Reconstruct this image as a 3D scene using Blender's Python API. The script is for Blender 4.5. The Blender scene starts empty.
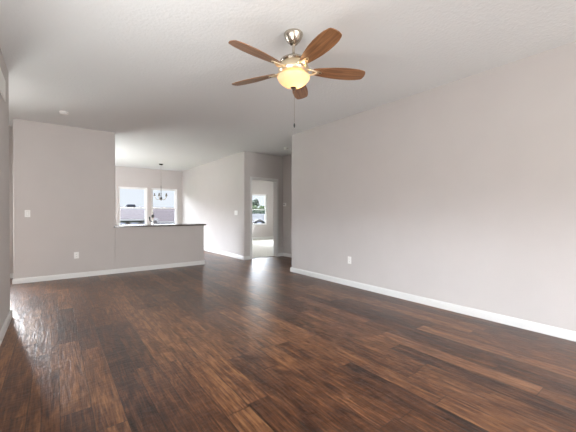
import bpy, bmesh, math, random
from mathutils import Vector, Matrix
random.seed(7)
SC = bpy.context.scene
COL = SC.collection
PI = math.pi
H = 2.743                      # ceiling height
XR, XL = 3.781, -0.407         # right and left wall faces of the living room
YP, YF = 6.759, 11.465         # partition face, kitchen window wall face
XA = 4.991                     # far face of the alcove
YB = 4.8325                    # where the left and right walls end
YL = 4.62                      # end of the left wall
YBACK = -4.2                   # wall behind the camera
YN = 11.9                      # bedroom window wall
T = 0.12

# ------------------------------------------------------------------ camera
cam = bpy.data.cameras.new('camera')
co = bpy.data.objects.new('camera', cam); COL.objects.link(co)
co.location = (0, 0, 1.1688)
cam.sensor_width = 36; cam.sensor_fit = 'HORIZONTAL'
cam.lens = 36 * 304.19 / 576
cam.shift_y = (215.868 - 216) / 576
cam.clip_start = 0.05; cam.clip_end = 500
co.rotation_euler = (math.radians(90 - 0.4283), 0, math.radians(-37.42))
SC.camera = co

# ------------------------------------------------------------------ world, exposure
SC.view_settings.view_transform = 'Standard'
SC.view_settings.look = 'None'
SC.view_settings.gamma = 1
SC.view_settings.use_curve_mapping = False
SC.view_settings.exposure = 0.08
w = bpy.data.worlds.new('sky'); SC.world = w; w.use_nodes = True
nt = w.node_tree; nt.nodes.clear()
out = nt.nodes.new('ShaderNodeOutputWorld'); bg = nt.nodes.new('ShaderNodeBackground')
tc = nt.nodes.new('ShaderNodeTexCoord'); sp = nt.nodes.new('ShaderNodeSeparateXYZ'); rp = nt.nodes.new('ShaderNodeValToRGB')
rp.color_ramp.elements[0].position = 0.0; rp.color_ramp.elements[0].color = (0.86, 0.90, 0.95, 1)
rp.color_ramp.elements[1].position = 0.35; rp.color_ramp.elements[1].color = (0.84, 0.89, 0.97, 1)
nt.links.new(tc.outputs['Generated'], sp.inputs[0]); nt.links.new(sp.outputs['Z'], rp.inputs[0])
nt.links.new(rp.outputs[0], bg.inputs[0]); nt.links.new(bg.outputs[0], out.inputs[0])
mr = nt.nodes.new('ShaderNodeMapRange'); mr.interpolation_type = 'SMOOTHSTEP'      # pale horizon, bright hazy sky higher up
mr.inputs['From Min'].default_value = 0.075; mr.inputs['From Max'].default_value = 0.24
mr.inputs['To Min'].default_value = 0.99; mr.inputs['To Max'].default_value = 28.0
nt.links.new(sp.outputs['Z'], mr.inputs['Value']); nt.links.new(mr.outputs[0], bg.inputs[1])

def area(name, loc, rot, sx, sy, power, color=(1, 1, 1), spread=180):
    l = bpy.data.lights.new(name, 'AREA'); l.shape = 'RECTANGLE'; l.size = sx; l.size_y = sy
    l.energy = power; l.color = color; l.spread = math.radians(spread)
    o = bpy.data.objects.new(name, l); COL.objects.link(o); o.location = loc; o.rotation_euler = rot
    return o
# added fill lamps at the added rear and left windows, facing inward
area("fill_light_rear", (0.8, YBACK + 0.02, 1.35), (math.radians(97), 0, 0), 1.4, 1.2, 112, (1.0, 1.0, 1.0))
area("fill_light_rear_right", (2.45, YBACK + 0.28, 1.2), (math.radians(97), 0, math.radians(20)), 0.9, 1.9, 160, (1.0, 1.0, 1.0))
area('fill_light_left', (XL + 0.45, 1.5, 1.50), (math.radians(100), 0, math.radians(-55)), 1.6, 1.2, 32, (1.0, 1.0, 1.0))
# added fill lamps at the unseen kitchen and bedroom sides; then hall window daylight
area('fill_light_kitchen_side', (-0.41, 9.2, 1.25), (math.radians(125), 0, -PI/2), 2.4, 1.8, 105, (0.98, 0.99, 1.0))
area('fill_light_bedroom_side', (8.57, 9.6, 1.45), (math.radians(95), 0, PI/2), 2.0, 1.4, 42, (0.99, 0.99, 1.0))
area('daylight_hall_window', (-1.25, 7.385, 1.30), (math.radians(-72), 0, 0), 0.85, 1.5, 80, (0.98, 0.99, 1.0), 130)
sun = bpy.data.lights.new('sun', 'SUN'); sun.energy = 0.8; sun.angle = math.radians(12); sun.color = (1.0, 0.96, 0.92)
so = bpy.data.objects.new('sun', sun); COL.objects.link(so); so.rotation_euler = (math.radians(38), 0, 0)

# ------------------------------------------------------------------ materials
OUT = ('siding', 'fascia', 'foliage', 'lawn', 'bark')
def mat(name, color=(0.8, 0.8, 0.8), rough=0.5, metal=0.0, noise=0.0, nscale=20, bump=0.0, bscale=200, spec=0.5):
    m = bpy.data.materials.new(name); m.use_nodes = True
    n = m.node_tree.nodes; L = m.node_tree.links; b = n['Principled BSDF']
    b.inputs['Base Color'].default_value = (*color, 1); b.inputs['Roughness'].default_value = rough
    b.inputs['Metallic'].default_value = metal; b.inputs['Specular IOR Level'].default_value = 0.1 if name.endswith(OUT) else spec
    tcn = n.new('ShaderNodeTexCoord')
    if noise:
        t = n.new('ShaderNodeTexNoise'); t.inputs['Scale'].default_value = nscale; t.inputs['Detail'].default_value = 5
        r = n.new('ShaderNodeValToRGB')
        r.color_ramp.elements[0].color = (*[c * (1 - noise) for c in color], 1)
        r.color_ramp.elements[1].color = (*[min(1, c * (1 + noise)) for c in color], 1)
        r.color_ramp.elements[0].position = 0.3; r.color_ramp.elements[1].position = 0.7
        L.new(tcn.outputs['Object'], t.inputs[0]); L.new(t.outputs[0], r.inputs[0]); L.new(r.outputs[0], b.inputs['Base Color'])
    if bump:
        t = n.new('ShaderNodeTexNoise'); t.inputs['Scale'].default_value = bscale; t.inputs['Detail'].default_value = 3
        bp = n.new('ShaderNodeBump'); bp.inputs['Strength'].default_value = bump; bp.inputs['Distance'].default_value = 0.01
        L.new(tcn.outputs['Object'], t.inputs[0]); L.new(t.outputs[0], bp.inputs['Height']); L.new(bp.outputs[0], b.inputs['Normal'])
    return m

def emis(name, color, strength, base=(0.9, 0.85, 0.75)):
    m = mat(name, base, 0.4); b = m.node_tree.nodes['Principled BSDF']
    b.inputs['Emission Color'].default_value = (*color, 1); b.inputs['Emission Strength'].default_value = strength
    return m

def plank_floor():
    m = bpy.data.materials.new('dark_hand_scraped_planks'); m.use_nodes = True
    N = m.node_tree.nodes; L = m.node_tree.links; b = N['Principled BSDF']
    def math_(op, a, c=None, v=None):
        x = N.new('ShaderNodeMath'); x.operation = op
        for i, q in enumerate((a, c)):
            if q is None: continue
            if isinstance(q, (int, float)): x.inputs[i].default_value = q
            else: L.new(q, x.inputs[i])
        return x.outputs[0]
    def comb(x, y, z=0.0):
        c = N.new('ShaderNodeCombineXYZ')
        for i, q in enumerate((x, y, z)):
            if isinstance(q, (int, float)): c.inputs[i].default_value = q
            else: L.new(q, c.inputs[i])
        return c.outputs[0]
    def noise(vec, scale, detail=4, rough=0.6, dist=0.0):
        t = N.new('ShaderNodeTexNoise'); t.inputs['Scale'].default_value = scale; t.inputs['Detail'].default_value = detail
        t.inputs['Roughness'].default_value = rough; t.inputs['Distortion'].default_value = dist
        L.new(vec, t.inputs[0]); return t.outputs[0]
    def white(vec):
        t = N.new('ShaderNodeTexWhiteNoise'); t.noise_dimensions = '3D'; L.new(vec, t.inputs[0]); return t.outputs['Value']
    def ramp(f, stops):
        r = N.new('ShaderNodeValToRGB'); e = r.color_ramp.elements
        while len(e) < len(stops): e.new(0.5)
        for q, (p, c) in zip(e, stops): q.position = p; q.color = (*c, 1)
        L.new(f, r.inputs[0]); return r.outputs[0]
    def mix(mode, f, a, c):
        x = N.new('ShaderNodeMix'); x.data_type = 'RGBA'; x.blend_type = mode
        if isinstance(f, (int, float)): x.inputs['Factor'].default_value = f
        else: L.new(f, x.inputs['Factor'])
        L.new(a, x.inputs['A']); L.new(c, x.inputs['B']); return x.outputs['Result']
    tcn = N.new('ShaderNodeTexCoord'); s = N.new('ShaderNodeSeparateXYZ'); L.new(tcn.outputs['Object'], s.inputs[0])
    W, LEN = 0.152, 1.22
    x, y = s.outputs['X'], s.outputs['Y']
    xr = math_('DIVIDE', math_('ADD', x, 10.015), W); row = math_('FLOOR', xr); fx = math_('FRACT', xr)
    off = math_('MULTIPLY', white(comb(row, 3.3)), LEN)
    yr = math_('DIVIDE', math_('ADD', math_('ADD', y, 20), off), LEN); colm = math_('FLOOR', yr); fy = math_('FRACT', yr)
    rnd = white(comb(row, colm, 1.0)); rnd2 = white(comb(row, colm, 7.0))
    # grain coordinates, shifted per plank
    gx = math_('ADD', x, math_('MULTIPLY', rnd, 37.0)); gy = math_('ADD', y, math_('MULTIPLY', rnd2, 53.0))
    v1 = comb(math_('MULTIPLY', gx, 28.0), math_('MULTIPLY', gy, 2.0))
    v2 = comb(math_('MULTIPLY', gx, 8.0), math_('MULTIPLY', gy, 2.6))
    v3 = comb(math_('MULTIPLY', gx, 110.0), math_('MULTIPLY', gy, 6.0))
    g1 = noise(v1, 1.0, 6, 0.65, 1.2); g2 = noise(v2, 1.0, 5, 0.65, 1.5); g3 = noise(v3, 1.0, 3, 0.6)
    f = math_('ADD', math_('MULTIPLY', g1, 0.50), math_('MULTIPLY', g2, 0.40))
    f = math_('ADD', f, math_('MULTIPLY', g3, 0.34))
    f = math_('ADD', f, math_('MULTIPLY', math_('SUBTRACT', rnd, 0.5), 0.17))
    c = ramp(f, [(0.46, (0.010, 0.0030, 0.0012)), (0.54, (0.040, 0.0125, 0.0045)), (0.62, (0.085, 0.0300, 0.0105)), (0.70, (0.150, 0.0600, 0.0220)), (0.78, (0.26, 0.120, 0.048))])
    # knots
    kv = N.new('ShaderNodeTexVoronoi'); kv.inputs['Scale'].default_value = 1.0
    L.new(comb(math_('MULTIPLY', gx, 5.5), math_('MULTIPLY', gy, 1.7)), kv.inputs[0])
    kn = ramp(kv.outputs['Distance'], [(0.0, (0.15, 0.12, 0.10)), (0.10, (0.55, 0.5, 0.48)), (0.17, (1, 1, 1))])
    c = mix('MULTIPLY', 0.75, c, kn)
    # bevelled gaps between planks
    ex = math_('MULTIPLY', math_('MINIMUM', fx, math_('SUBTRACT', 1.0, fx)), W)
    ey = math_('MULTIPLY', math_('MINIMUM', fy, math_('SUBTRACT', 1.0, fy)), LEN)
    e = math_('MINIMUM', ex, ey)
    gap = ramp(math_('MULTIPLY', e, 100.0), [(0.12, (0.25, 0.22, 0.2)), (0.35, (1, 1, 1))])
    c = mix('MULTIPLY', 0.9, c, gap)
    L.new(c, b.inputs['Base Color'])
    scr = noise(comb(math_('MULTIPLY', gx, 9.0), math_('MULTIPLY', gy, 9.0)), 1.0, 3, 0.6)
    rr = math_('ADD', math_('MULTIPLY', g1, 0.20), 0.25)
    L.new(rr, b.inputs['Roughness'])
    b.inputs['Specular IOR Level'].default_value = 0.30
    hgt = math_('ADD', math_('MULTIPLY', g1, 0.6), math_('MULTIPLY', scr, 0.5))
    rip = noise(comb(math_('MULTIPLY', gx, 14.0), math_('MULTIPLY', gy, 32.0)), 1.0, 2, 0.5)
    hgt = math_('ADD', hgt, math_('MULTIPLY', rip, 0.35))
    bp = N.new('ShaderNodeBump'); bp.inputs['Strength'].default_value = 0.95; bp.inputs['Distance'].default_value = 0.005
    b.inputs['Coat Weight'].default_value = 0.35; b.inputs['Coat Roughness'].default_value = 0.36
    L.new(bp.outputs[0], b.inputs['Coat Normal'])
    L.new(hgt, bp.inputs['Height']); L.new(bp.outputs[0], b.inputs['Normal'])
    return m

def blade_wood():
    m = bpy.data.materials.new('fan_blade_wood'); m.use_nodes = True
    N = m.node_tree.nodes; L = m.node_tree.links; b = N['Principled BSDF']
    tcn = N.new('ShaderNodeTexCoord'); mp = N.new('ShaderNodeMapping'); mp.inputs['Scale'].default_value = (3, 45, 45)
    t = N.new('ShaderNodeTexNoise'); t.inputs['Scale'].default_value = 1; t.inputs['Detail'].default_value = 5; t.inputs['Distortion'].default_value = 0.8
    r = N.new('ShaderNodeValToRGB')
    r.color_ramp.elements[0].position = 0.3; r.color_ramp.elements[0].color = (0.13, 0.055, 0.024, 1)
    r.color_ramp.elements[1].position = 0.7; r.color_ramp.elements[1].color = (0.33, 0.16, 0.072, 1)
    L.new(tcn.outputs['Object'], mp.inputs[0]); L.new(mp.outputs[0], t.inputs[0]); L.new(t.outputs[0], r.inputs[0]); L.new(r.outputs[0], b.inputs['Base Color'])
    b.inputs['Roughness'].default_value = 0.34
    return m

def granite():
    m = mat('dark_granite', (0.05, 0.045, 0.04), 0.16, noise=0.0)
    N = m.node_tree.nodes; L = m.node_tree.links; b = N['Principled BSDF']
    tcn = N.new('ShaderNodeTexCoord'); v = N.new('ShaderNodeTexVoronoi'); v.inputs['Scale'].default_value = 90
    r = N.new('ShaderNodeValToRGB'); r.color_ramp.elements[0].color = (0.02, 0.018, 0.016, 1); r.color_ramp.elements[1].color = (0.16, 0.13, 0.11, 1)
    L.new(tcn.outputs['Object'], v.inputs[0]); L.new(v.outputs['Color'], r.inputs[0]); L.new(r.outputs[0], b.inputs['Base Color'])
    return m

def glass_mat():
    m = bpy.data.materials.new('window_glass'); m.use_nodes = True
    N = m.node_tree.nodes; L = m.node_tree.links; N.remove(N['Principled BSDF'])
    tr = N.new('ShaderNodeBsdfTransparent'); gl = N.new('ShaderNodeBsdfGlossy'); gl.inputs['Roughness'].default_value = 0.02
    fr = N.new('ShaderNodeFresnel'); fr.inputs[0].default_value = 1.2; mx = N.new('ShaderNodeMixShader')
    tr.inputs[0].default_value = (0.97, 0.985, 1.0, 1)
    L.new(fr.outputs[0], mx.inputs[0]); L.new(tr.outputs[0], mx.inputs[1]); L.new(gl.outputs[0], mx.inputs[2])
    L.new(mx.outputs[0], N['Material Output'].inputs[0])
    return m

def shingles(name, c1, c2, row=0.14):
    m = bpy.data.materials.new(name); m.use_nodes = True
    N = m.node_tree.nodes; L = m.node_tree.links; b = N['Principled BSDF']; b.inputs['Roughness'].default_value = 0.9; b.inputs['Specular IOR Level'].default_value = 0.08
    tcn = N.new('ShaderNodeTexCoord'); t = N.new('ShaderNodeTexBrick'); t.inputs['Scale'].default_value = 1
    t.inputs['Color1'].default_value = (*c1, 1); t.inputs['Color2'].default_value = (*c2, 1)
    t.inputs['Mortar'].default_value = (*[q * 0.5 for q in c1], 1); t.inputs['Mortar Size'].default_value = 0.012
    t.inputs['Brick Width'].default_value = 0.3; t.inputs['Row Height'].default_value = row
    L.new(tcn.outputs['Object'], t.inputs[0]); L.new(t.outputs[0], b.inputs['Base Color'])
    return m

M = {}
M['wall'] = mat('greige_wall_paint', (0.53, 0.495, 0.472), 0.75, bump=0.10, bscale=160, noise=0.015, nscale=3)
M['ceil'] = mat('textured_white_ceiling', (0.75, 0.76, 0.75), 0.9, bump=0.45, bscale=38)
M['trim'] = mat('white_trim_paint', (0.68, 0.675, 0.655), 0.4)
M['floor'] = plank_floor()
M['carpet'] = mat('beige_carpet', (0.62, 0.60, 0.54), 0.95, noise=0.15, nscale=220, bump=0.6, bscale=400)
M['plate'] = mat('white_plastic', (0.82, 0.81, 0.78), 0.35)
M['dark'] = mat('dark_slot', (0.03, 0.03, 0.03), 0.5)
M['slot'] = mat('grey_recess', (0.35, 0.34, 0.33), 0.6)
M['nickel'] = mat('brushed_nickel', (0.56, 0.50, 0.42), 0.24, 1.0, noise=0.08, nscale=60)
M['chrome'] = mat('chrome', (0.85, 0.85, 0.86), 0.12, 1.0)
M['bronze'] = mat('dark_bronze', (0.035, 0.028, 0.024), 0.35, 0.6)
M['housing'] = mat('pale_bronze_housing', (0.72, 0.60, 0.42), 0.32, 0.85)
M['wood'] = blade_wood()
M['pale_blade'] = mat('pale_fan_blade', (0.62, 0.55, 0.46), 0.4)
M['bowl'] = emis('lit_amber_glass', (1.0, 0.56, 0.25), 0.22, (0.62, 0.50, 0.36))
def translucent(m, col, fac):
    N = m.node_tree.nodes; L = m.node_tree.links; t = N.new('ShaderNodeBsdfTranslucent'); t.inputs[0].default_value = (*col, 1)
    x = N.new('ShaderNodeMixShader'); x.inputs[0].default_value = fac
    L.new(N['Principled BSDF'].outputs[0], x.inputs[1]); L.new(t.outputs[0], x.inputs[2]); L.new(x.outputs[0], N['Material Output'].inputs[0])
translucent(M['bowl'], (0.75, 0.52, 0.30), 0.28)
M['bowl2'] = emis('lit_frosted_glass', (1.0, 0.84, 0.6), 2.2)
M['granite'] = granite()
M['cab'] = mat('stained_cabinet_wood', (0.16, 0.08, 0.04), 0.4, noise=0.25, nscale=8)
M['glass'] = glass_mat()
M['vinyl'] = mat('white_vinyl_frame', (0.85, 0.85, 0.84), 0.35)
M['lamp_glass'] = mat('smoked_candle_cup', (0.10, 0.09, 0.085), 0.3)
M['roof1'] = shingles('mauve_brown_shingles', (0.0075, 0.0046, 0.0052), (0.0135, 0.0088, 0.0098))
M['roof2'] = shingles('light_grey_shingles', (0.018, 0.018, 0.019), (0.027, 0.027, 0.028))
M['roof3'] = shingles('pale_grey_shingles', (0.017, 0.017, 0.018), (0.025, 0.025, 0.026))
M['siding'] = mat('tan_siding', (0.024, 0.019, 0.018), 0.8)
M['slate'] = mat('slate_blue_siding', (0.004, 0.005, 0.008), 0.8)
M['fascia'] = mat('white_fascia', (0.06, 0.057, 0.057), 0.6)
M['pane_dark'] = mat('dark_window_pane', (0.10, 0.10, 0.13), 0.15)
M['grass'] = mat('lawn', (0.04, 0.06, 0.02), 0.95, noise=0.3, nscale=2)
M['leaf1'] = mat('dark_green_foliage', (0.004, 0.0075, 0.0035), 0.8, noise=0.5, nscale=3)
M['leaf2'] = mat('light_green_foliage', (0.014, 0.021, 0.008), 0.95, noise=0.4, nscale=3)
M['bark'] = mat('tree_bark', (0.12, 0.09, 0.07), 0.9)

# ------------------------------------------------------------------ mesh helpers
def new(): return bmesh.new()
def box(bm, x0, x1, y0, y1, z0, z1, mx=None):
    vs = [bm.verts.new((x, y, z)) for x in (x0, x1) for y in (y0, y1) for z in (z0, z1)]
    for f in ((0, 1, 3, 2), (4, 6, 7, 5), (0, 4, 5, 1), (2, 3, 7, 6), (0, 2, 6, 4), (1, 5, 7, 3)):
        bm.faces.new([vs[i] for i in f])
    if mx is not None: bmesh.ops.transform(bm, matrix=mx, verts=vs)
    return vs
def prism(bm, pts, z0, z1, mx=None):
    a = [bm.verts.new((x, y, z0)) for x, y in pts]; b = [bm.verts.new((x, y, z1)) for x, y in pts]
    n = len(pts); fs = [bm.faces.new(a[::-1]), bm.faces.new(b)]
    for i in range(n): fs.append(bm.faces.new((a[i], a[(i+1) % n], b[(i+1) % n], b[i])))
    if mx is not None: bmesh.ops.transform(bm, matrix=mx, verts=a + b)
    return a + b
def rounded(pts, corners, r=0.02, n=6):
    """outline with the listed corner indices rounded (bullnose)"""
    o = []
    for i, p in enumerate(pts):
        if i not in corners: o.append(p); continue
        p = Vector(p); a = (Vector(pts[i-1]) - p).normalized(); b = (Vector(pts[(i+1) % len(pts)]) - p).normalized()
        c = p + (a + b) * r
        s = p + a * r - c; e = p + b * r - c
        for k in range(n + 1):
            t = k / n * PI / 2
            v = c + s * math.cos(t) + e * math.sin(t); o.append((v.x, v.y))
    return o
def lathe(bm, prof, seg=32, mx=None, cap=True):
    rings = []; vs = []
    for r, z in prof:
        if r < 1e-5:
            v = bm.verts.new((0, 0, z)); rings.append([v]); vs.append(v)
        else:
            g = [bm.verts.new((r * math.cos(2*PI*i/seg), r * math.sin(2*PI*i/seg), z)) for i in range(seg)]
            rings.append(g); vs += g
    for a, b in zip(rings, rings[1:]):
        for i in range(seg):
            j = (i+1) % seg
            if len(a) == 1 and len(b) == 1: continue
            if len(a) == 1: bm.faces.new((a[0], b[i], b[j]))
            elif len(b) == 1: bm.faces.new((a[i], b[0], a[j]))
            else: bm.faces.new((a[i], b[i], b[j], a[j]))
    if cap:
        for g in (rings[0], rings[-1]):
            if len(g) > 1:
                try: bm.faces.new(g)
                except ValueError: pass
    if mx is not None: bmesh.ops.transform(bm, matrix=mx, verts=vs)
    return vs
def tube(bm, pts, r, seg=10, radii=None):
    pts = [Vector(p) for p in pts]; rings = []
    up = Vector((0, 0, 1)); prev = None
    for i, p in enumerate(pts):
        d = (pts[min(i+1, len(pts)-1)] - pts[max(i-1, 0)]).normalized()
        a = prev if prev is not None else (up if abs(d.z) < 0.9 else Vector((1, 0, 0)))
        u = d.cross(a).normalized(); v = u.cross(d).normalized(); prev = v
        rr = radii[i] if radii else r
        rings.append([bm.verts.new(p + (u * math.cos(2*PI*k/seg) + v * math.sin(2*PI*k/seg)) * rr) for k in range(seg)])
    for a, b in zip(rings, rings[1:]):
        for k in range(seg): bm.faces.new((a[k], a[(k+1) % seg], b[(k+1) % seg], b[k]))
    bm.faces.new(rings[0][::-1]); bm.faces.new(rings[-1])
def obj(name, bm, m, parent=None, loc=None, smooth=False, bevel=0.0, rot=None):
    bmesh.ops.recalc_face_normals(bm, faces=bm.faces)
    me = bpy.data.meshes.new(name); bm.to_mesh(me); bm.free()
    o = bpy.data.objects.new(name, me); COL.objects.link(o); me.materials.append(m)
    if parent is not None: o.parent = parent
    if loc is not None: o.location = loc
    if rot is not None: o.rotation_euler = rot
    if smooth:
        for p in me.polygons: p.use_smooth = True
        me.set_sharp_from_angle(angle=math.radians(40))
    if bevel:
        b = o.modifiers.new('bevel', 'BEVEL'); b.width = bevel; b.segments = 2; b.limit_method = 'ANGLE'
    return o
def thing(name, label, cat, loc=(0, 0, 0), rz=0, group=None):
    o = bpy.data.objects.new(name, None); COL.objects.link(o); o.location = loc; o.rotation_euler = (0, 0, rz)
    o.empty_display_size = 0.1
    return tag(o, label, cat, group)
def tag(o, label, cat, group=None):
    o['label'] = label; o['category'] = cat
    if group: o['group'] = group
    return o
def struct(o): o['kind'] = 'structure'; return o
def copy_tree(o, parent=None):
    c = o.copy(); COL.objects.link(c); c.parent = parent
    for ch in [k for k in bpy.data.objects if k.parent == o]: copy_tree(ch, c)
    return c

# ------------------------------------------------------------------ floor and ceiling
bm = new(); box(bm, -2.6, 5.11, YBACK - T, YP + 0.06, -0.12, 0); box(bm, -2.6, -0.49, YP + 0.06, 7.52, -0.12, 0); box(bm, -0.49, 3.84, YP + 0.06, YF + T, -0.12, 0)
struct(obj('floor', bm, M['floor']))
bm = new(); box(bm, 3.84, 8.72, YP + 0.06, YN + T, -0.12, 0.004)
struct(obj('floor_bedroom', bm, M['carpet']))
bm = new()
box(bm, -2.64, 5.111, YBACK - T, YP + 0.06, H, H + 0.15); box(bm, -2.64, -0.435, YP + 0.06, 7.52, H, H + 0.15)
box(bm, -0.435, 8.72, YP + 0.06, YF + T, H, H + 0.15); box(bm, 3.78, 8.72, YF + T, YN + T, H, H + 0.15)
struct(obj('ceiling', bm, M['ceil']))

# ------------------------------------------------------------------ walls
def wall_grid(name, axis, c0, c1, a0, a1, holes, m=None):
    """wall slab between c0..c1 across, a0..a1 along, with rectangular holes (a, b, z0, z1)"""
    bm = new()
    def bx(p0, p1, z0, z1):
        if p1 - p0 < 1e-4 or z1 - z0 < 1e-4: return
        if axis == 'X': box(bm, p0, p1, c0, c1, z0, z1)
        else: box(bm, c0, c1, p0, p1, z0, z1)
    p = a0
    for (h0, h1, z0, z1) in sorted(holes):
        bx(p, h0, 0, H); bx(h0, h1, 0, z0); bx(h0, h1, z1, H); p = h1
    bx(p, a1, 0, H)
    return struct(obj(name, bm, m or M['wall']))
# living room right wall, bullnosed end, with its return behind
bm = new()
prism(bm, rounded([(XR, YBACK), (XR + T, YBACK), (XR + T, YB - T), (XA + T, YB - T), (XA + T, YB), (XR, YB)], [5], 0.022), 0, H)
struct(obj('wall_right', bm, M['wall']))
# left wall and the hall return
LW = (0.6, 2.4, 0.95, 2.15)
bm = new()
box(bm, XL - T, XL, YBACK, LW[0], 0, H); box(bm, XL - T, XL, LW[0], LW[1], 0, LW[2]); box(bm, XL - T, XL, LW[0], LW[1], LW[3], H)
prism(bm, rounded([(XL - T, LW[1]), (XL, LW[1]), (XL, YL), (-2.52, YL), (-2.52, YL - T), (XL - T, YL - T)], [2], 0.022), 0, H)
struct(obj('wall_left', bm, M['wall']))
# partition with half wall, and the wall behind its left end
bm = new()
KS = (8.0, 10.4, 0.3, 2.15)
prism(bm, rounded([(-0.555, YP), (0.935, YP), (0.935, YP + T), (-0.435, YP + T), (-0.435, KS[0]), (-0.555, KS[0])], [0, 1, 2], 0.02), 0, H)
box(bm, -0.555, -0.435, KS[0], KS[1], 0, KS[2]); box(bm, -0.555, -0.435, KS[0], KS[1], KS[3], H); box(bm, -0.555, -0.435, KS[1], YF, 0, H)
prism(bm, rounded([(0.93, YP), (2.7286, YP), (2.7286, YP + T), (0.93, YP + T)], [1, 2], 0.02), 0, 0.896)
struct(obj('wall_partition', bm, M['wall']))
# kitchen right wall with the corner next to the doorway
bm = new()
prism(bm, rounded([(XR, YP), (XR + T, YP), (XR + T, YN), (XR, YN)], [0], 0.022), 0, H)
struct(obj('wall_kitchen', bm, M['wall']))
DX0, DX1, DZ = 4.003, 4.772, 2.054
wall_grid('wall_doorway', 'X', YP, YP + T, XR + T, 8.72, [(DX0 - 0.015, DX1 + 0.015, 0, DZ + 0.015)])
wall_grid('wall_alcove', 'Y', XA, XA + T, YB, YP, [])
WZ0, WZ1 = 0.655, 2.075
KW = [(1.66, 2.565), (2.70, 3.60)]
wall_grid('wall_back', 'X', YF, YF + T, -0.555, XR, [(a, b, WZ0, WZ1) for a, b in KW])
BW = (6.95, 7.87)
wall_grid('wall_bedroom_back', 'X', YN, YN + T, XR, 8.72, [(BW[0], BW[1], 0.64, 2.065)])
BS = (8.6, 10.6, 0.75, 2.15)
wall_grid('wall_bedroom_right', 'Y', 8.6, 8.72, YP + T, YN, [BS])
HW = (-1.70, -0.80)
wall_grid('wall_hall_back', 'X', 7.40, 7.52, -2.52, -0.555, [(HW[0], HW[1], 0.5, 2.1)])
wall_grid('wall_hall_left', 'Y', -2.64, -2.52, YL - T, 7.52, [])
RW1 = (0.1, 1.5, 0.9, 2.1); RW2 = (2.0, 2.9, 0.12, 2.1)
wall_grid('wall_front', 'X', YBACK - T, YBACK, XL - T, XR + T, [RW1, RW2])

# ------------------------------------------------------------------ baseboards
BPROF = [(0, 0), (0.016, 0), (0.016, 0.062), (0.012, 0.078), (0.006, 0.088), (0, 0.088)]
def baseboard(name, runs):
    """runs: list of ((x0,y0),(x1,y1)) wall-face segments; the profile projects to the left of the run"""
    bm = new()
    for (a, b, e0, e1) in runs:
        a, b = Vector(a), Vector(b); d = (b - a).normalized(); n = Vector((-d.y, d.x))
        ra, rb = [], []
        for (u, z) in BPROF:      # e = +1 outside mitre, -1 inside mitre, 0 square
            pa = a + n * u - d * u * e0; pb = b + n * u + d * u * e1
            ra.append(bm.verts.new((pa.x, pa.y, z))); rb.append(bm.verts.new((pb.x, pb.y, z)))
        k = len(BPROF)
        for i in range(k): bm.faces.new((ra[i], ra[(i+1) % k], rb[(i+1) % k], rb[i]))
        bm.faces.new(ra); bm.faces.new(rb[::-1])
    return struct(obj(name, bm, M['trim']))
baseboard('baseboard_right', [((XR, YBACK), (XR, YB), -1, 1), ((XR, YB), (XA, YB), 1, -1)])
baseboard('baseboard_left', [((XL, YL), (XL, YBACK), 1, -1), ((-2.52, YL), (XL, YL), -1, 1)])
baseboard('baseboard_partition', [((2.7286, YP), (-0.555, YP), 1, 1), ((2.7286, YP + T), (2.7286, YP), 1, 1), ((-0.555, YP), (-0.555, 7.40), 1, -1)])
baseboard('baseboard_hall', [((-0.555, 7.40), (-2.52, 7.40), -1, -1), ((-2.52, 7.40), (-2.52, YL), -1, -1)])
baseboard('baseboard_kitchen', [((XR, YP), (XR, YF), 1, -1), ((DX0 - 0.061, YP), (XR, YP), 0, 1)])
baseboard('baseboard_alcove', [((XA, YP), (DX1 + 0.061, YP), -1, 0), ((XA, YB), (XA, YP), -1, -1)])
baseboard('baseboard_back', [((XR, YF), (-0.435, YF), -1, -1)])
baseboard('baseboard_bedroom', [((8.6, YN), (XR + T, YN), -1, -1), ((XR + T, YN), (XR + T, YP + T), -1, -1), ((8.6, YP + T), (8.6, YN), -1, -1)])

# ------------------------------------------------------------------ doorway trim
d = bpy.data.objects.new('door_1', None); COL.objects.link(d); struct(d); d.location = (DX0, YP, 0)
def casing(bm, y0, y1):
    cw = 0.058
    box(bm, DX0 - cw, DX0 + 0.004, y0, y1, 0, DZ + cw); box(bm, DX1 - 0.004, DX1 + cw, y0, y1, 0, DZ + cw); box(bm, DX0 + 0.004, DX1 - 0.004, y0, y1, DZ - 0.004, DZ + cw)
bm = new(); casing(bm, YP - 0.017, YP); bmesh.ops.translate(bm, verts=bm.verts, vec=(-DX0, -YP, 0)); obj('casing', bm, M['trim'], d, bevel=0.004)
bm = new(); casing(bm, YP + T, YP + T + 0.017); bmesh.ops.translate(bm, verts=bm.verts, vec=(-DX0, -YP, 0)); obj('casing', bm, M['trim'], d, bevel=0.004)
bm = new()
box(bm, DX0 - 0.015, DX0, YP, YP + T, 0, DZ + 0.015); box(bm, DX1, DX1 + 0.015, YP, YP + T, 0, DZ + 0.015); box(bm, DX0, DX1, YP, YP + T, DZ, DZ + 0.015)
box(bm, DX0, DX0 + 0.011, YP + 0.045, YP + 0.08, 0, DZ); box(bm, DX1 - 0.011, DX1, YP + 0.045, YP + 0.08, 0, DZ); box(bm, DX0, DX1, YP + 0.045, YP + 0.08, DZ - 0.011, DZ)
bmesh.ops.translate(bm, verts=bm.verts, vec=(-DX0, -YP, 0)); obj('jamb', bm, M['trim'], d)
bm = new(); box(bm, DX0, DX1, YP + 0.055, YP + 0.085, 0.0, 0.009)
bmesh.ops.translate(bm, verts=bm.verts, vec=(-DX0, -YP, 0)); obj('threshold_strip', bm, M['cab'], d)

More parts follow.
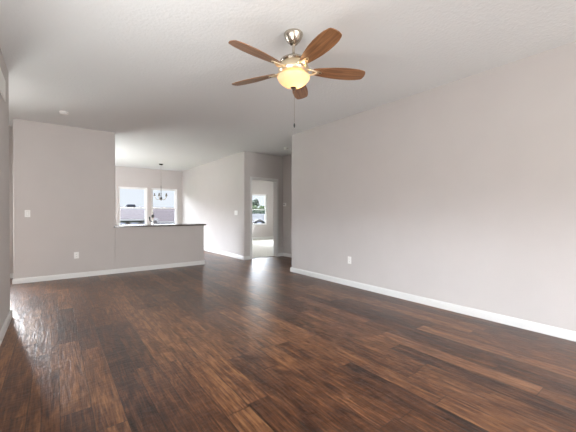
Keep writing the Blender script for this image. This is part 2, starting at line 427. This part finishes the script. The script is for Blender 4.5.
# ------------------------------------------------------------------ windows (single hung)
def window(name, x0, x1, z0, z1, yin, axis='X', flip=1, rail=True):
    """x0..x1 the opening along the wall, yin the inner wall face; flip=+1 when outdoors is towards +"""
    cx = (x0 + x1) / 2; w = x1 - x0; h = z1 - z0
    r = bpy.data.objects.new(name, None); COL.objects.link(r); struct(r)
    if axis == 'X': r.location = (cx, yin, z0); r.rotation_euler = (0, 0, 0 if flip > 0 else PI)
    else: r.location = (yin, cx, z0); r.rotation_euler = (0, 0, PI / 2 if flip < 0 else -PI / 2)
    a = w / 2
    def ring(bm, x, z_0, z_1, y0, y1, t):
        box(bm, -x, -x + t, y0, y1, z_0, z_1); box(bm, x - t, x, y0, y1, z_0, z_1)
        box(bm, -x + t, x - t, y0, y1, z_0, z_0 + t); box(bm, -x + t, x - t, y0, y1, z_1 - t, z_1)
    bm = new(); ring(bm, a, 0, h, 0.035, 0.115, 0.030); obj('window_frame', bm, M['vinyl'], r, bevel=0.003)
    if rail:
        bm = new(); ring(bm, a - 0.030, 0.030, h / 2 + 0.018, 0.045, 0.072, 0.042); s = obj('lower_sash', bm, M['vinyl'], r, bevel=0.003)
        bm = new(); box(bm, -a + 0.068, a - 0.068, 0.056, 0.060, 0.068, h / 2 - 0.020); obj('pane', bm, M['glass'], s)
        bm = new(); box(bm, -0.03, 0.03, 0.05, 0.07, h / 2 + 0.018, h / 2 + 0.03); obj('sash_lock', bm, M['vinyl'], s)
        bm = new(); ring(bm, a - 0.030, h / 2 - 0.018, h - 0.030, 0.074, 0.100, 0.036); s = obj('upper_sash', bm, M['vinyl'], r, bevel=0.003)
        bm = new(); box(bm, -a + 0.062, a - 0.062, 0.085, 0.089, h / 2 + 0.014, h - 0.062); obj('pane', bm, M['glass'], s)
    else:
        bm = new(); box(bm, -a + 0.028, a - 0.028, 0.085, 0.089, 0.028, h - 0.028); obj('pane', bm, M['glass'], r)
    bm = new(); box(bm, -a - 0.0, a + 0.0, -0.014, 0.036, 0.0, 0.014); obj('window_sill', bm, M['trim'], r, bevel=0.003)
    return r
window('window_1', *KW[0], WZ0, WZ1, YF)
window('window_2', *KW[1], WZ0, WZ1, YF)
window('window_3', *BW, 0.64, 2.065, YN)
window('window_4', *HW, 0.5, 2.1, 7.40)
window('added_window_5', *RW1, YBACK, flip=-1)  # added behind the camera to let light into the living room
window('added_window_6', *RW2, YBACK, flip=-1, rail=False)  # added patio opening behind the camera, for the fill light
window('added_window_7', *LW, XL, axis='Y', flip=-1)  # added out of view so light enters from the left
window('added_window_8', *KS, -0.435, axis='Y', flip=-1, rail=False)  # added, hidden by the partition, to light the kitchen
window('added_window_9', *BS, 8.6, axis='Y', flip=1)  # added on the unseen side wall to brighten the bedroom

# ------------------------------------------------------------------ kitchen peninsula
bm = new()
prism(bm, rounded([(0.90, YP - 0.03), (2.775, YP - 0.03), (2.775, 7.48), (0.96, 7.48), (0.96, YP - 0.004), (0.90, YP - 0.004)], [0, 1, 2], 0.012), 0.897, 0.928)
tag(obj('countertop', bm, M['granite'], bevel=0.004), 'dark granite countertop capping the half wall below the kitchen windows', 'countertop')
c = thing('base_cabinet', 'stained wood base cabinet behind the half wall under the granite top', 'cabinet', (1.85, YP + T + 0.30, 0))
bm = new(); box(bm, -0.85, 0.85, -0.295, 0.24, 0.10, 0.896); box(bm, -0.85, 0.85, -0.295, 0.18, 0, 0.10); obj('body', bm, M['cab'], c)
for i in range(4):
    x0 = -0.84 + i * 0.42
    bm = new(); box(bm, x0 + 0.008, x0 + 0.412, 0.24, 0.26, 0.11, 0.88)
    box(bm, x0 + 0.06, x0 + 0.36, 0.26, 0.264, 0.17, 0.82); dr = obj('door', bm, M['cab'], c, bevel=0.003)
    hx = x0 + (0.37 if i % 2 == 0 else 0.05)
    bm = new(); tube(bm, [(hx, 0.262, 0.72), (hx, 0.285, 0.72), (hx, 0.285, 0.82), (hx, 0.262, 0.82)], 0.005, 8); obj('handle', bm, M['nickel'], dr, smooth=True)

# faucet on the counter, seen end on between the two windows
fx, fy = 1.742, 7.28
f = thing('kitchen_faucet', 'gooseneck kitchen faucet with black spray head standing on the granite countertop', 'faucet', (fx, fy, 0.928), math.radians(257))
bm = new(); lathe(bm, [(0.028, 0), (0.028, 0.006), (0.018, 0.012), (0.016, 0.07), (0.012, 0.075)], 20); obj('base', bm, M['chrome'], f, smooth=True)
bm = new()
pts = [(0, 0, 0.07), (0, 0, 0.22)] + [(0.045 - 0.045 * math.cos(t), 0, 0.22 + 0.05 * math.sin(t)) for t in [k * PI / 8 for k in range(1, 9)]]
tube(bm, pts, 0.009, 10); obj('spout', bm, M['nickel'], f, smooth=True)
bm = new(); lathe(bm, [(0.014, 0.225), (0.027, 0.21), (0.029, 0.160), (0.016, 0.145)], 16, Matrix.Translation((0.09, 0, 0))); obj('spray_head', bm, M['dark'], f, smooth=True)
bm = new(); tube(bm, [(0.0, -0.012, 0.05), (0.0, -0.060, 0.085), (0, -0.068, 0.17)], 0.009, 8, [0.010, 0.012, 0.017]); obj('lever', bm, M['dark'], f, smooth=True)

# ------------------------------------------------------------------ main ceiling fan
FX, FY = 1.666, 2.098
fan = thing('ceiling_fan', 'ceiling fan with five brown wood blades and a lit amber bowl in the living room', 'ceiling fan', (FX, FY, H))
def dz(z): return z - H
bm = new(); lathe(bm, [(0.0, dz(2.743)), (0.082, dz(2.743)), (0.084, dz(2.733)), (0.080, dz(2.722)), (0.072, dz(2.705)), (0.055, dz(2.675)), (0.035, dz(2.655)), (0.022, dz(2.648)), (0, dz(2.647))], 40)
obj('canopy', bm, M['nickel'], fan, smooth=True)
bm = new(); lathe(bm, [(0.0125, dz(2.65)), (0.0125, dz(2.575)), (0.018, dz(2.57)), (0.022, dz(2.55)), (0.034, dz(2.532)), (0.0, dz(2.532))], 20)
obj('downrod', bm, M['nickel'], fan, smooth=True)
mh = None
bm = new(); lathe(bm, [(0.0, dz(2.538)), (0.055, dz(2.535)), (0.095, dz(2.524)), (0.117, dz(2.508)), (0.120, dz(2.496)), (0.110, dz(2.484)), (0.0, dz(2.484))], 48)
mh = obj('motor_cap', bm, M['nickel'], fan, smooth=True)
bm = new(); lathe(bm, [(0.0, dz(2.486)), (0.104, dz(2.486)), (0.124, dz(2.468)), (0.134, dz(2.442)), (0.132, dz(2.414)), (0.116, dz(2.392)), (0.098, dz(2.382)), (0.0, dz(2.382))], 48)
obj('motor_housing', bm, M['housing'], fan, smooth=True)
bm = new(); lathe(bm, [(0.0, dz(2.384)), (0.085, dz(2.384)), (0.094, dz(2.375)), (0.090, dz(2.360)), (0.0, dz(2.360))], 48)
obj('light_kit_rim', bm, M['housing'], fan, smooth=True)
bm = new(); lathe(bm, [(0.134, dz(2.368)), (0.141, dz(2.366)), (0.142, dz(2.357)), (0.132, dz(2.337)), (0.110, dz(2.313)), (0.082, dz(2.293)), (0.052, dz(2.280)), (0.022, dz(2.274)), (0.0, dz(2.273))], 48, cap=False)
obj('glass_bowl', bm, M['bowl'], fan, smooth=True)
bm = new(); lathe(bm, [(0.0, dz(2.278)), (0.026, dz(2.276)), (0.028, dz(2.271)), (0.016, dz(2.263)), (0.009, dz(2.251)), (0.0, dz(2.247))], 24)
obj('finial', bm, M['nickel'], fan, smooth=True)
bm = new(); tube(bm, [(0.004, -0.006, dz(2.252)), (0.005, -0.006, dz(1.96))], 0.0016, 6)
ch = obj('pull_chain', bm, M['nickel'], fan)
bm = new(); lathe(bm, [(0.0, dz(1.966)), (0.004, dz(1.962)), (0.0075, dz(1.95)), (0.0075, dz(1.935)), (0.004, dz(1.925)), (0, dz(1.922))], 12, Matrix.Translation((0.005, -0.006, 0)))
obj('pull_fob', bm, M['dark'], ch, smooth=True)
# blade outline along +X, radii from the fan axis
def blade_outline():
    top = [(0.175, 0.036), (0.20, 0.044), (0.28, 0.060), (0.36, 0.071), (0.44, 0.077), (0.52, 0.076), (0.58, 0.070), (0.625, 0.058), (0.640, 0.050), (0.648, 0.034), (0.653, 0.010)]
    return top + [(x, -y) for x, y in reversed(top)]
def make_blade(k):
    ang = math.radians(-29 + 72 * k)
    bm = new(); prism(bm, blade_outline(), -0.003, 0.003)
    b = obj('blade', bm, M['wood'], fan, (0, 0, dz(2.424)), rot=None, bevel=0.0015)
    b.rotation_mode = 'XYZ'
    b.rotation_euler = (Matrix.Rotation(ang, 3, 'Z') @ Matrix.Rotation(math.radians(-13), 3, 'X')).to_euler()
    # iron: two curved straps from the housing to a plate under the blade
    bm = new()
    for s in (-1, 1):
        tube(bm, [(0.120, s * 0.014, 0.004), (0.134, s * 0.030, -0.002), (0.150, s * 0.034, -0.010), (0.185, s * 0.022, -0.010), (0.215, 0, -0.007)], 0.0075, 8)
    prism(bm, [(0.168, -0.030), (0.21, -0.022), (0.245, -0.012), (0.256, 0), (0.245, 0.012), (0.21, 0.022), (0.168, 0.030)], -0.0095, -0.0030)
    ir = obj('blade_iron', bm, M['housing'], b, smooth=True)
    bm = new()
    lathe(bm, [(0, -0.013), (0.007, -0.0115), (0.008, -0.0085), (0, -0.0085)], 12, Matrix.Translation((0.238, 0, 0)))
    obj('screw', bm, M['bronze'], ir, smooth=True)
for k in range(5): make_blade(k)
l = bpy.data.lights.new('fan_bulb', 'POINT'); l.energy = 2.2; l.color = (1.0, 0.72, 0.42); l.shadow_soft_size = 0.04
lo = bpy.data.objects.new('fan_bulb', l); COL.objects.link(lo); lo.location = (0.03, -0.02, dz(2.335)); lo.parent = fan

# ------------------------------------------------------------------ ceiling detectors
def detector(x, y, r, label, mname='plate'):
    t = thing('smoke_detector', label, 'smoke detector', (x, y, H))
    bm = new(); lathe(bm, [(0, 0), (r, 0), (r, -0.008), (0, -0.008)], 32); obj('base', bm, M['plate'], t, smooth=True)
    bm = new(); lathe(bm, [(0, -0.008), (r * 0.93, -0.008), (r * 0.90, -0.026), (r * 0.72, -0.036), (0, -0.038)], 32); c = obj('cover', bm, M['plate'], t, smooth=True)
    bm = new(); lathe(bm, [(r * 0.915, -0.018), (r * 0.935, -0.018), (r * 0.93, -0.021), (r * 0.905, -0.021)], 32, cap=False); obj('vent_slot', bm, M['slot'], c)
    return t
detector(0.115, 5.862, 0.062, 'white smoke detector on the ceiling in front of the partition, left side')
detector(4.405, 5.837, 0.062, 'white smoke detector on the ceiling of the alcove above the bedroom doorway')

# ------------------------------------------------------------------ wall plates  (built in XZ, facing -Y)
def plate(loc, rz, w, h, kind, name, label, cat, gangs=1):
    t = thing(name, label, cat, loc, rz)
    bm = new(); box(bm, -w/2, w/2, -0.006, 0, -h/2, h/2); obj('cover_plate', bm, M['plate'], t, bevel=0.003)
    for g in range(gangs):
        cx = (g - (gangs - 1) / 2) * 0.046
        if kind == 'switch':
            bm = new(); box(bm, cx - 0.016, cx + 0.016, -0.0085, -0.004, -0.033, 0.033); r = obj('rocker', bm, M['plate'], t, bevel=0.002)
            bm = new(); box(bm, cx - 0.0175, cx + 0.0175, -0.0066, -0.0055, -0.0345, 0.0345); obj('rocker_gap', bm, M['slot'], t)
        else:
            for s in (-1, 1):
                bm = new(); prism(bm, rounded([(cx - 0.016, -0.013), (cx + 0.016, -0.013), (cx + 0.016, 0.013), (cx - 0.016, 0.013)], [0, 1, 2, 3], 0.008), 0.005, 0.0085, Matrix.Translation((0, 0, s * 0.0195)) @ Matrix.Rotation(PI/2, 4, 'X'))
                r = obj('receptacle', bm, M['slot'] if False else M['plate'], t)
                bm = new()
                for q in (-0.006, 0.006): box(bm, cx + q - 0.0012, cx + q + 0.0012, -0.0092, -0.0084, s * 0.0195 - 0.002, s * 0.0195 + 0.007)
                box(bm, cx - 0.002, cx + 0.002, -0.0092, -0.0084, s * 0.0195 - 0.009, s * 0.0195 - 0.005)
                obj('slots', bm, M['dark'], r)
    return t
plate((-0.3725, YP, 1.17), 0, 0.072, 0.116, 'switch', 'light_switch', 'white single light switch near the left end of the partition wall', 'light switch')
plate((0.3035, YP, 0.407), 0, 0.072, 0.116, 'outlet', 'wall_outlet', 'white power outlet low on the partition wall left of the half wall', 'outlet')
plate((XR, 3.30, 0.415), -PI/2, 0.072, 0.116, 'outlet', 'wall_outlet', 'white power outlet low on the long right wall', 'outlet')
plate((XR, 7.19, 1.19), -PI/2, 0.165, 0.116, 'switch', 'light_switch', 'white triple light switch on the kitchen wall left of the bedroom doorway', 'light switch', 3)
# thermostat on the alcove wall
t = thing('thermostat', 'small white thermostat on the dark alcove wall right of the doorway', 'thermostat', (XA, 6.66, 1.415), -PI/2)
bm = new(); box(bm, -0.062, 0.062, -0.006, 0, -0.045, 0.045); obj('mounting_plate', bm, M['plate'], t, bevel=0.002)
bm = new(); box(bm, -0.056, 0.056, -0.026, -0.006, -0.040, 0.040); c = obj('body', bm, M['plate'], t, bevel=0.004)
bm = new(); box(bm, -0.034, 0.022, -0.0268, -0.0255, -0.012, 0.026); obj('display', bm, M['slot'], c)
# air return grille high on the left wall
t = thing('air_vent', 'white air return grille high on the left wall', 'vent', (XL, 3.90, 2.415), PI/2)
bm = new()
a, hh = 0.325, 0.105
box(bm, -a, -a + 0.025, -0.010, 0, -hh, hh); box(bm, a - 0.025, a, -0.010, 0, -hh, hh); box(bm, -a + 0.025, a - 0.025, -0.010, 0, -hh, -hh + 0.025); box(bm, -a + 0.025, a - 0.025, -0.010, 0, hh - 0.025, hh)
obj('vent_frame', bm, M['plate'], t, bevel=0.002)
bm = new()
for i in range(11):
    box(bm, -a + 0.02, a - 0.02, -0.0085, -0.0065, -0.007, 0.007, Matrix.Translation((0, 0, -0.075 + i * 0.015)) @ Matrix.Translation((0, -0.0065, 0)) @ Matrix.Rotation(math.radians(35), 4, 'X') @ Matrix.Translation((0, 0.0075, 0)))
obj('louvres', bm, M['plate'], t)
bm = new(); box(bm, -a + 0.02, a - 0.02, -0.0015, -0.0005, -hh + 0.02, hh - 0.02); obj('backing', bm, M['slot'], t)

# ------------------------------------------------------------------ chandelier in the dining nook
CX, CY = 2.673, 10.128
t = thing('chandelier', 'small nickel chandelier with dark candle cups hanging before the right kitchen window', 'chandelier', (CX, CY, H))
bm = new(); lathe(bm, [(0, 0), (0.065, 0), (0.063, -0.012), (0.045, -0.030), (0.012, -0.038), (0, -0.038)], 28); obj('canopy', bm, M['bronze'], t, smooth=True)
bm = new()
z = -0.038; i = 0
while z > -0.70:       # chain links
    m4 = Matrix.Translation((0, 0, z - 0.014)) @ Matrix.Rotation(PI/2 * (i % 2), 4, 'Z')
    ring = [m4 @ Vector((0.0065 * math.cos(q), 0, 0.017 * math.sin(q))) for q in [2*PI*k/10 for k in range(11)]]
    tube(bm, ring, 0.0016, 5); z -= 0.028; i += 1
obj('chain', bm, M['nickel'], t)
bm = new(); lathe(bm, [(0, -0.69), (0.007, -0.69), (0.007, -0.92), (0.016, -0.94), (0.008, -0.97), (0.012, -1.04), (0.030, -1.07), (0.033, -1.10), (0.022, -1.13), (0.008, -1.145), (0.010, -1.16), (0, -1.17)], 20); obj('stem', bm, M['bronze'], t, smooth=True)
for k in range(5):
    q = math.radians(24 + 72 * k)
    bm = new()
    pts = [(0.02, 0, -1.10), (0.07, 0, -1.135), (0.13, 0, -1.125), (0.175, 0, -1.07), (0.19, 0, -1.02)]
    tube(bm, pts, 0.0055, 8); ar = obj('arm', bm, M['nickel'], t, smooth=True, rot=(0, 0, q))
    bm = new(); lathe(bm, [(0, -1.02), (0.028, -1.015), (0.031, -1.00), (0.016, -0.995), (0.013, -0.93), (0, -0.925)], 16, Matrix.Translation((0.19, 0, 0))); obj('candle_cup', bm, M['lamp_glass'], ar, smooth=True)

# ------------------------------------------------------------------ bedroom ceiling fan
bx, by = 5.75, 9.05
t = thing('ceiling_fan', 'small bedroom ceiling fan with pale blades seen through the doorway', 'ceiling fan', (bx, by, H))
bm = new(); lathe(bm, [(0, 0), (0.075, 0), (0.07, -0.04), (0.02, -0.07), (0.012, -0.07), (0.012, -0.17), (0, -0.17)], 24); obj('canopy', bm, M['bronze'], t, smooth=True)
bm = new(); lathe(bm, [(0, -0.165), (0.06, -0.17), (0.11, -0.20), (0.115, -0.25), (0.09, -0.275), (0, -0.275)], 28); obj('motor_housing', bm, M['bronze'], t, smooth=True)
bm = new(); lathe(bm, [(0.098, -0.272), (0.10, -0.285), (0.085, -0.325), (0.05, -0.35), (0, -0.36)], 28); obj('glass_bowl', bm, M['bowl2'], t, smooth=True)
for k in range(5):
    bm = new(); prism(bm, [(0.16, 0.03), (0.30, 0.055), (0.50, 0.062), (0.58, 0.05), (0.60, 0.02), (0.60, -0.02), (0.58, -0.05), (0.50, -0.062), (0.30, -0.055), (0.16, -0.03)], -0.003, 0.003)
    b = obj('blade', bm, M['pale_blade'], t, (0, 0, -0.235))
    b.rotation_euler = (Matrix.Rotation(math.radians(-42 + 72 * k), 3, 'Z') @ Matrix.Rotation(math.radians(-12), 3, 'X')).to_euler()
    bm = new(); box(bm, 0.09, 0.22, -0.012, 0.012, -0.008, -0.003); obj('blade_iron', bm, M['bronze'], b)
l = bpy.data.lights.new('bedroom_fan_bulb', 'POINT'); l.energy = 14; l.color = (1.0, 0.86, 0.66); l.shadow_soft_size = 0.09
lo = bpy.data.objects.new('bedroom_fan_bulb', l); COL.objects.link(lo); lo.location = (0, 0, -0.42); lo.parent = t

# ------------------------------------------------------------------ outdoors (the rooms are one storey up)
GZ = -3.2
bm = new(); box(bm, -80, 120, YN + 1.0, 160, GZ - 0.3, GZ); struct(obj('ground', bm, M['grass']))

def house(loc, rz, w, dpt, eave, ridge, roof, wall, label, gable=False, wins=()):
    """ridge runs along local X unless gable (then along Y, gable facing -Y)"""
    t = thing('house', label, 'house', loc, rz)
    bm = new()
    if gable:
        prism(bm, [(-w/2, GZ), (w/2, GZ), (w/2, eave), (0, ridge), (-w/2, eave)], -dpt/2, dpt/2, Matrix.Rotation(PI/2, 4, 'X'))
    else:
        prism(bm, [(-dpt/2, GZ), (dpt/2, GZ), (dpt/2, eave), (0, ridge), (-dpt/2, eave)], -w/2, w/2, Matrix.Rotation(PI/2, 4, 'Z') @ Matrix.Rotation(PI/2, 4, 'X'))
    obj('walls', bm, wall, t)
    bm = new(); o = 0.35; th = 0.14
    half = (w if gable else dpt) / 2; ln = (dpt if gable else w) / 2 + o
    sl = (ridge - eave) / half
    prof = [(-half - o, eave - sl * o + 0.02), (0, ridge + 0.02), (half + o, eave - sl * o + 0.02), (half + o, eave - sl * o + th), (0, ridge + th + 0.05), (-half - o, eave - sl * o + th)]
    mx = Matrix.Rotation(PI/2, 4, 'X') if gable else Matrix.Rotation(PI/2, 4, 'Z') @ Matrix.Rotation(PI/2, 4, 'X')
    prism(bm, prof, -ln, ln, mx); obj('roof', bm, roof, t)
    if gable:
        bm = new(); yy = -dpt/2 - o - 0.03
        prism(bm, [(-half - o, eave - sl * o + 0.02), (0, ridge + 0.02), (half + o, eave - sl * o + 0.02), (half + o, eave - sl * o + 0.17), (0, ridge + 0.20), (-half - o, eave - sl * o + 0.17)], -yy - 0.0, -yy + 0.04, Matrix.Rotation(PI/2, 4, 'X'))
        obj('fascia', bm, M['fascia'], t)
    else:
        for s in (-1, 1): 
            bm = new(); y = s * (half + o + 0.04); box(bm, -ln, ln, y - 0.06, y + 0.06, eave - sl * o - 0.02, eave - sl * o + 0.13); obj('fascia', bm, M['fascia'], t)
    for (x, z, ww, hh2) in wins:
        y = -dpt/2
        bm = new(); box(bm, x - ww/2 - 0.08, x + ww/2 + 0.08, y - 0.05, y, z - 0.08, z + hh2 + 0.08); f_ = obj('window', bm, M['fascia'], t)
        bm = new(); box(bm, x - ww/2, x + ww/2, y - 0.07, y - 0.05, z, z + hh2); obj('pane', bm, M['pane_dark'], f_)
    return t
house((0.6, 35, 0), 0.0, 13.2, 10, 0.62, 1.42, M['roof1'], M['siding'], 'house with mauve brown shingle roof seen through the left kitchen window', wins=[(x, -0.40, 0.55, 0.80) for x in (-1.0, 0.0, 1.0, 2.0, 3.0, 4.0, 5.0, 6.0)])
house((13.9, 36.5, 0), -0.10, 10, 9, 0.35, 1.62, M['roof1'], M['siding'], 'house with mauve brown shingle roof seen through the right kitchen window', wins=[(x, -0.55, 0.8, 0.8) for x in (-3.6, -2, 0, 2)])
house((12, 58, 0), 0.0, 26, 10, 0.9, 2.25, M['roof3'], M['siding'], 'long pale grey roofed house on the skyline behind the mauve roofs')
house((31.1, 50, 0), -0.45, 3.9, 3.2, -0.90, 0.02, M['roof2'], M['slate'], 'small slate blue gable house with white trim outside the bedroom window', gable=True, wins=[(0, -0.95, 0.8, 0.55)])
house((38.6, 62, 0), -0.15, 17, 9, -0.9, 0.95, M['roof2'], M['siding'], 'light grey roofed house behind the slate blue gable')

# low rooftop structure on the far skyline
bm = new(); prism(bm, [(-0.75, -0.5), (0.75, -0.5), (0.75, 0.5), (-0.75, 0.5)], 0, 0.30)
for v in bm.verts:
    if v.co.z > 0.2: v.co.x *= 0.72
tag(obj('rooftop_vent', bm, M['slate'], loc=(10.3, 58.0, 2.445)), 'low dark rooftop structure on the pale roof on the skyline', 'rooftop vent')

def tree(x, y, top, r, leaf, label, seed):
    rd = random.Random(seed)
    t = thing('tree', label, 'tree', (x, y, GZ), group='trees beyond the bedroom window')
    hgt = top - GZ
    bm = new(); tube(bm, [(0, 0, 0), (0.1, 0, hgt * 0.4), (0, 0.1, hgt * 0.8)], 0.2, 8, [0.28, 0.2, 0.08]); obj('trunk', bm, M['bark'], t, smooth=True)
    bm = new()
    for k in range(38):
        th = rd.uniform(0, 2*PI); ph = math.acos(rd.uniform(-1, 1)); q = r * rd.uniform(0.35, 0.85)
        c = Vector((q * math.sin(ph) * math.cos(th), q * math.sin(ph) * math.sin(th), hgt - r * 0.95 + q * math.cos(ph)))
        s = r * rd.uniform(0.20, 0.36)
        ret = bmesh.ops.create_icosphere(bm, subdivisions=2, radius=s, matrix=Matrix.Translation(c))
        for v in ret['verts']: v.co += (v.co - c) * rd.uniform(-0.28, 0.28)
    obj('crown', bm, leaf, t)
TR = [(52.0, 86, 5.9, 1.8, 'leaf1', 'tall dark tree standing above the others beyond the bedroom window'),
      (50.9, 79.5, 3.6, 1.8, 'leaf2', 'light green tree at the right of the bedroom window view'),
      (46.7, 79, 4.0, 1.75, 'leaf2', 'light green tree in front of the tall dark tree'),
      (42.7, 78.5, 3.9, 1.8, 'leaf2', 'light green tree at the left edge of the bedroom window view'),
      (40.6, 72, 2.5, 1.5, 'leaf1', 'dark low tree at the left above the light grey roof'),
      (43.7, 72, 2.4, 1.5, 'leaf1', 'dark low tree in the middle above the light grey roof'),
      (46.8, 72, 2.6, 1.5, 'leaf1', 'dark low tree at the right above the light grey roof')]
for i, (x, y, top, r, lf, lb) in enumerate(TR): tree(x, y, top, r, M[lf], lb, i + 3)
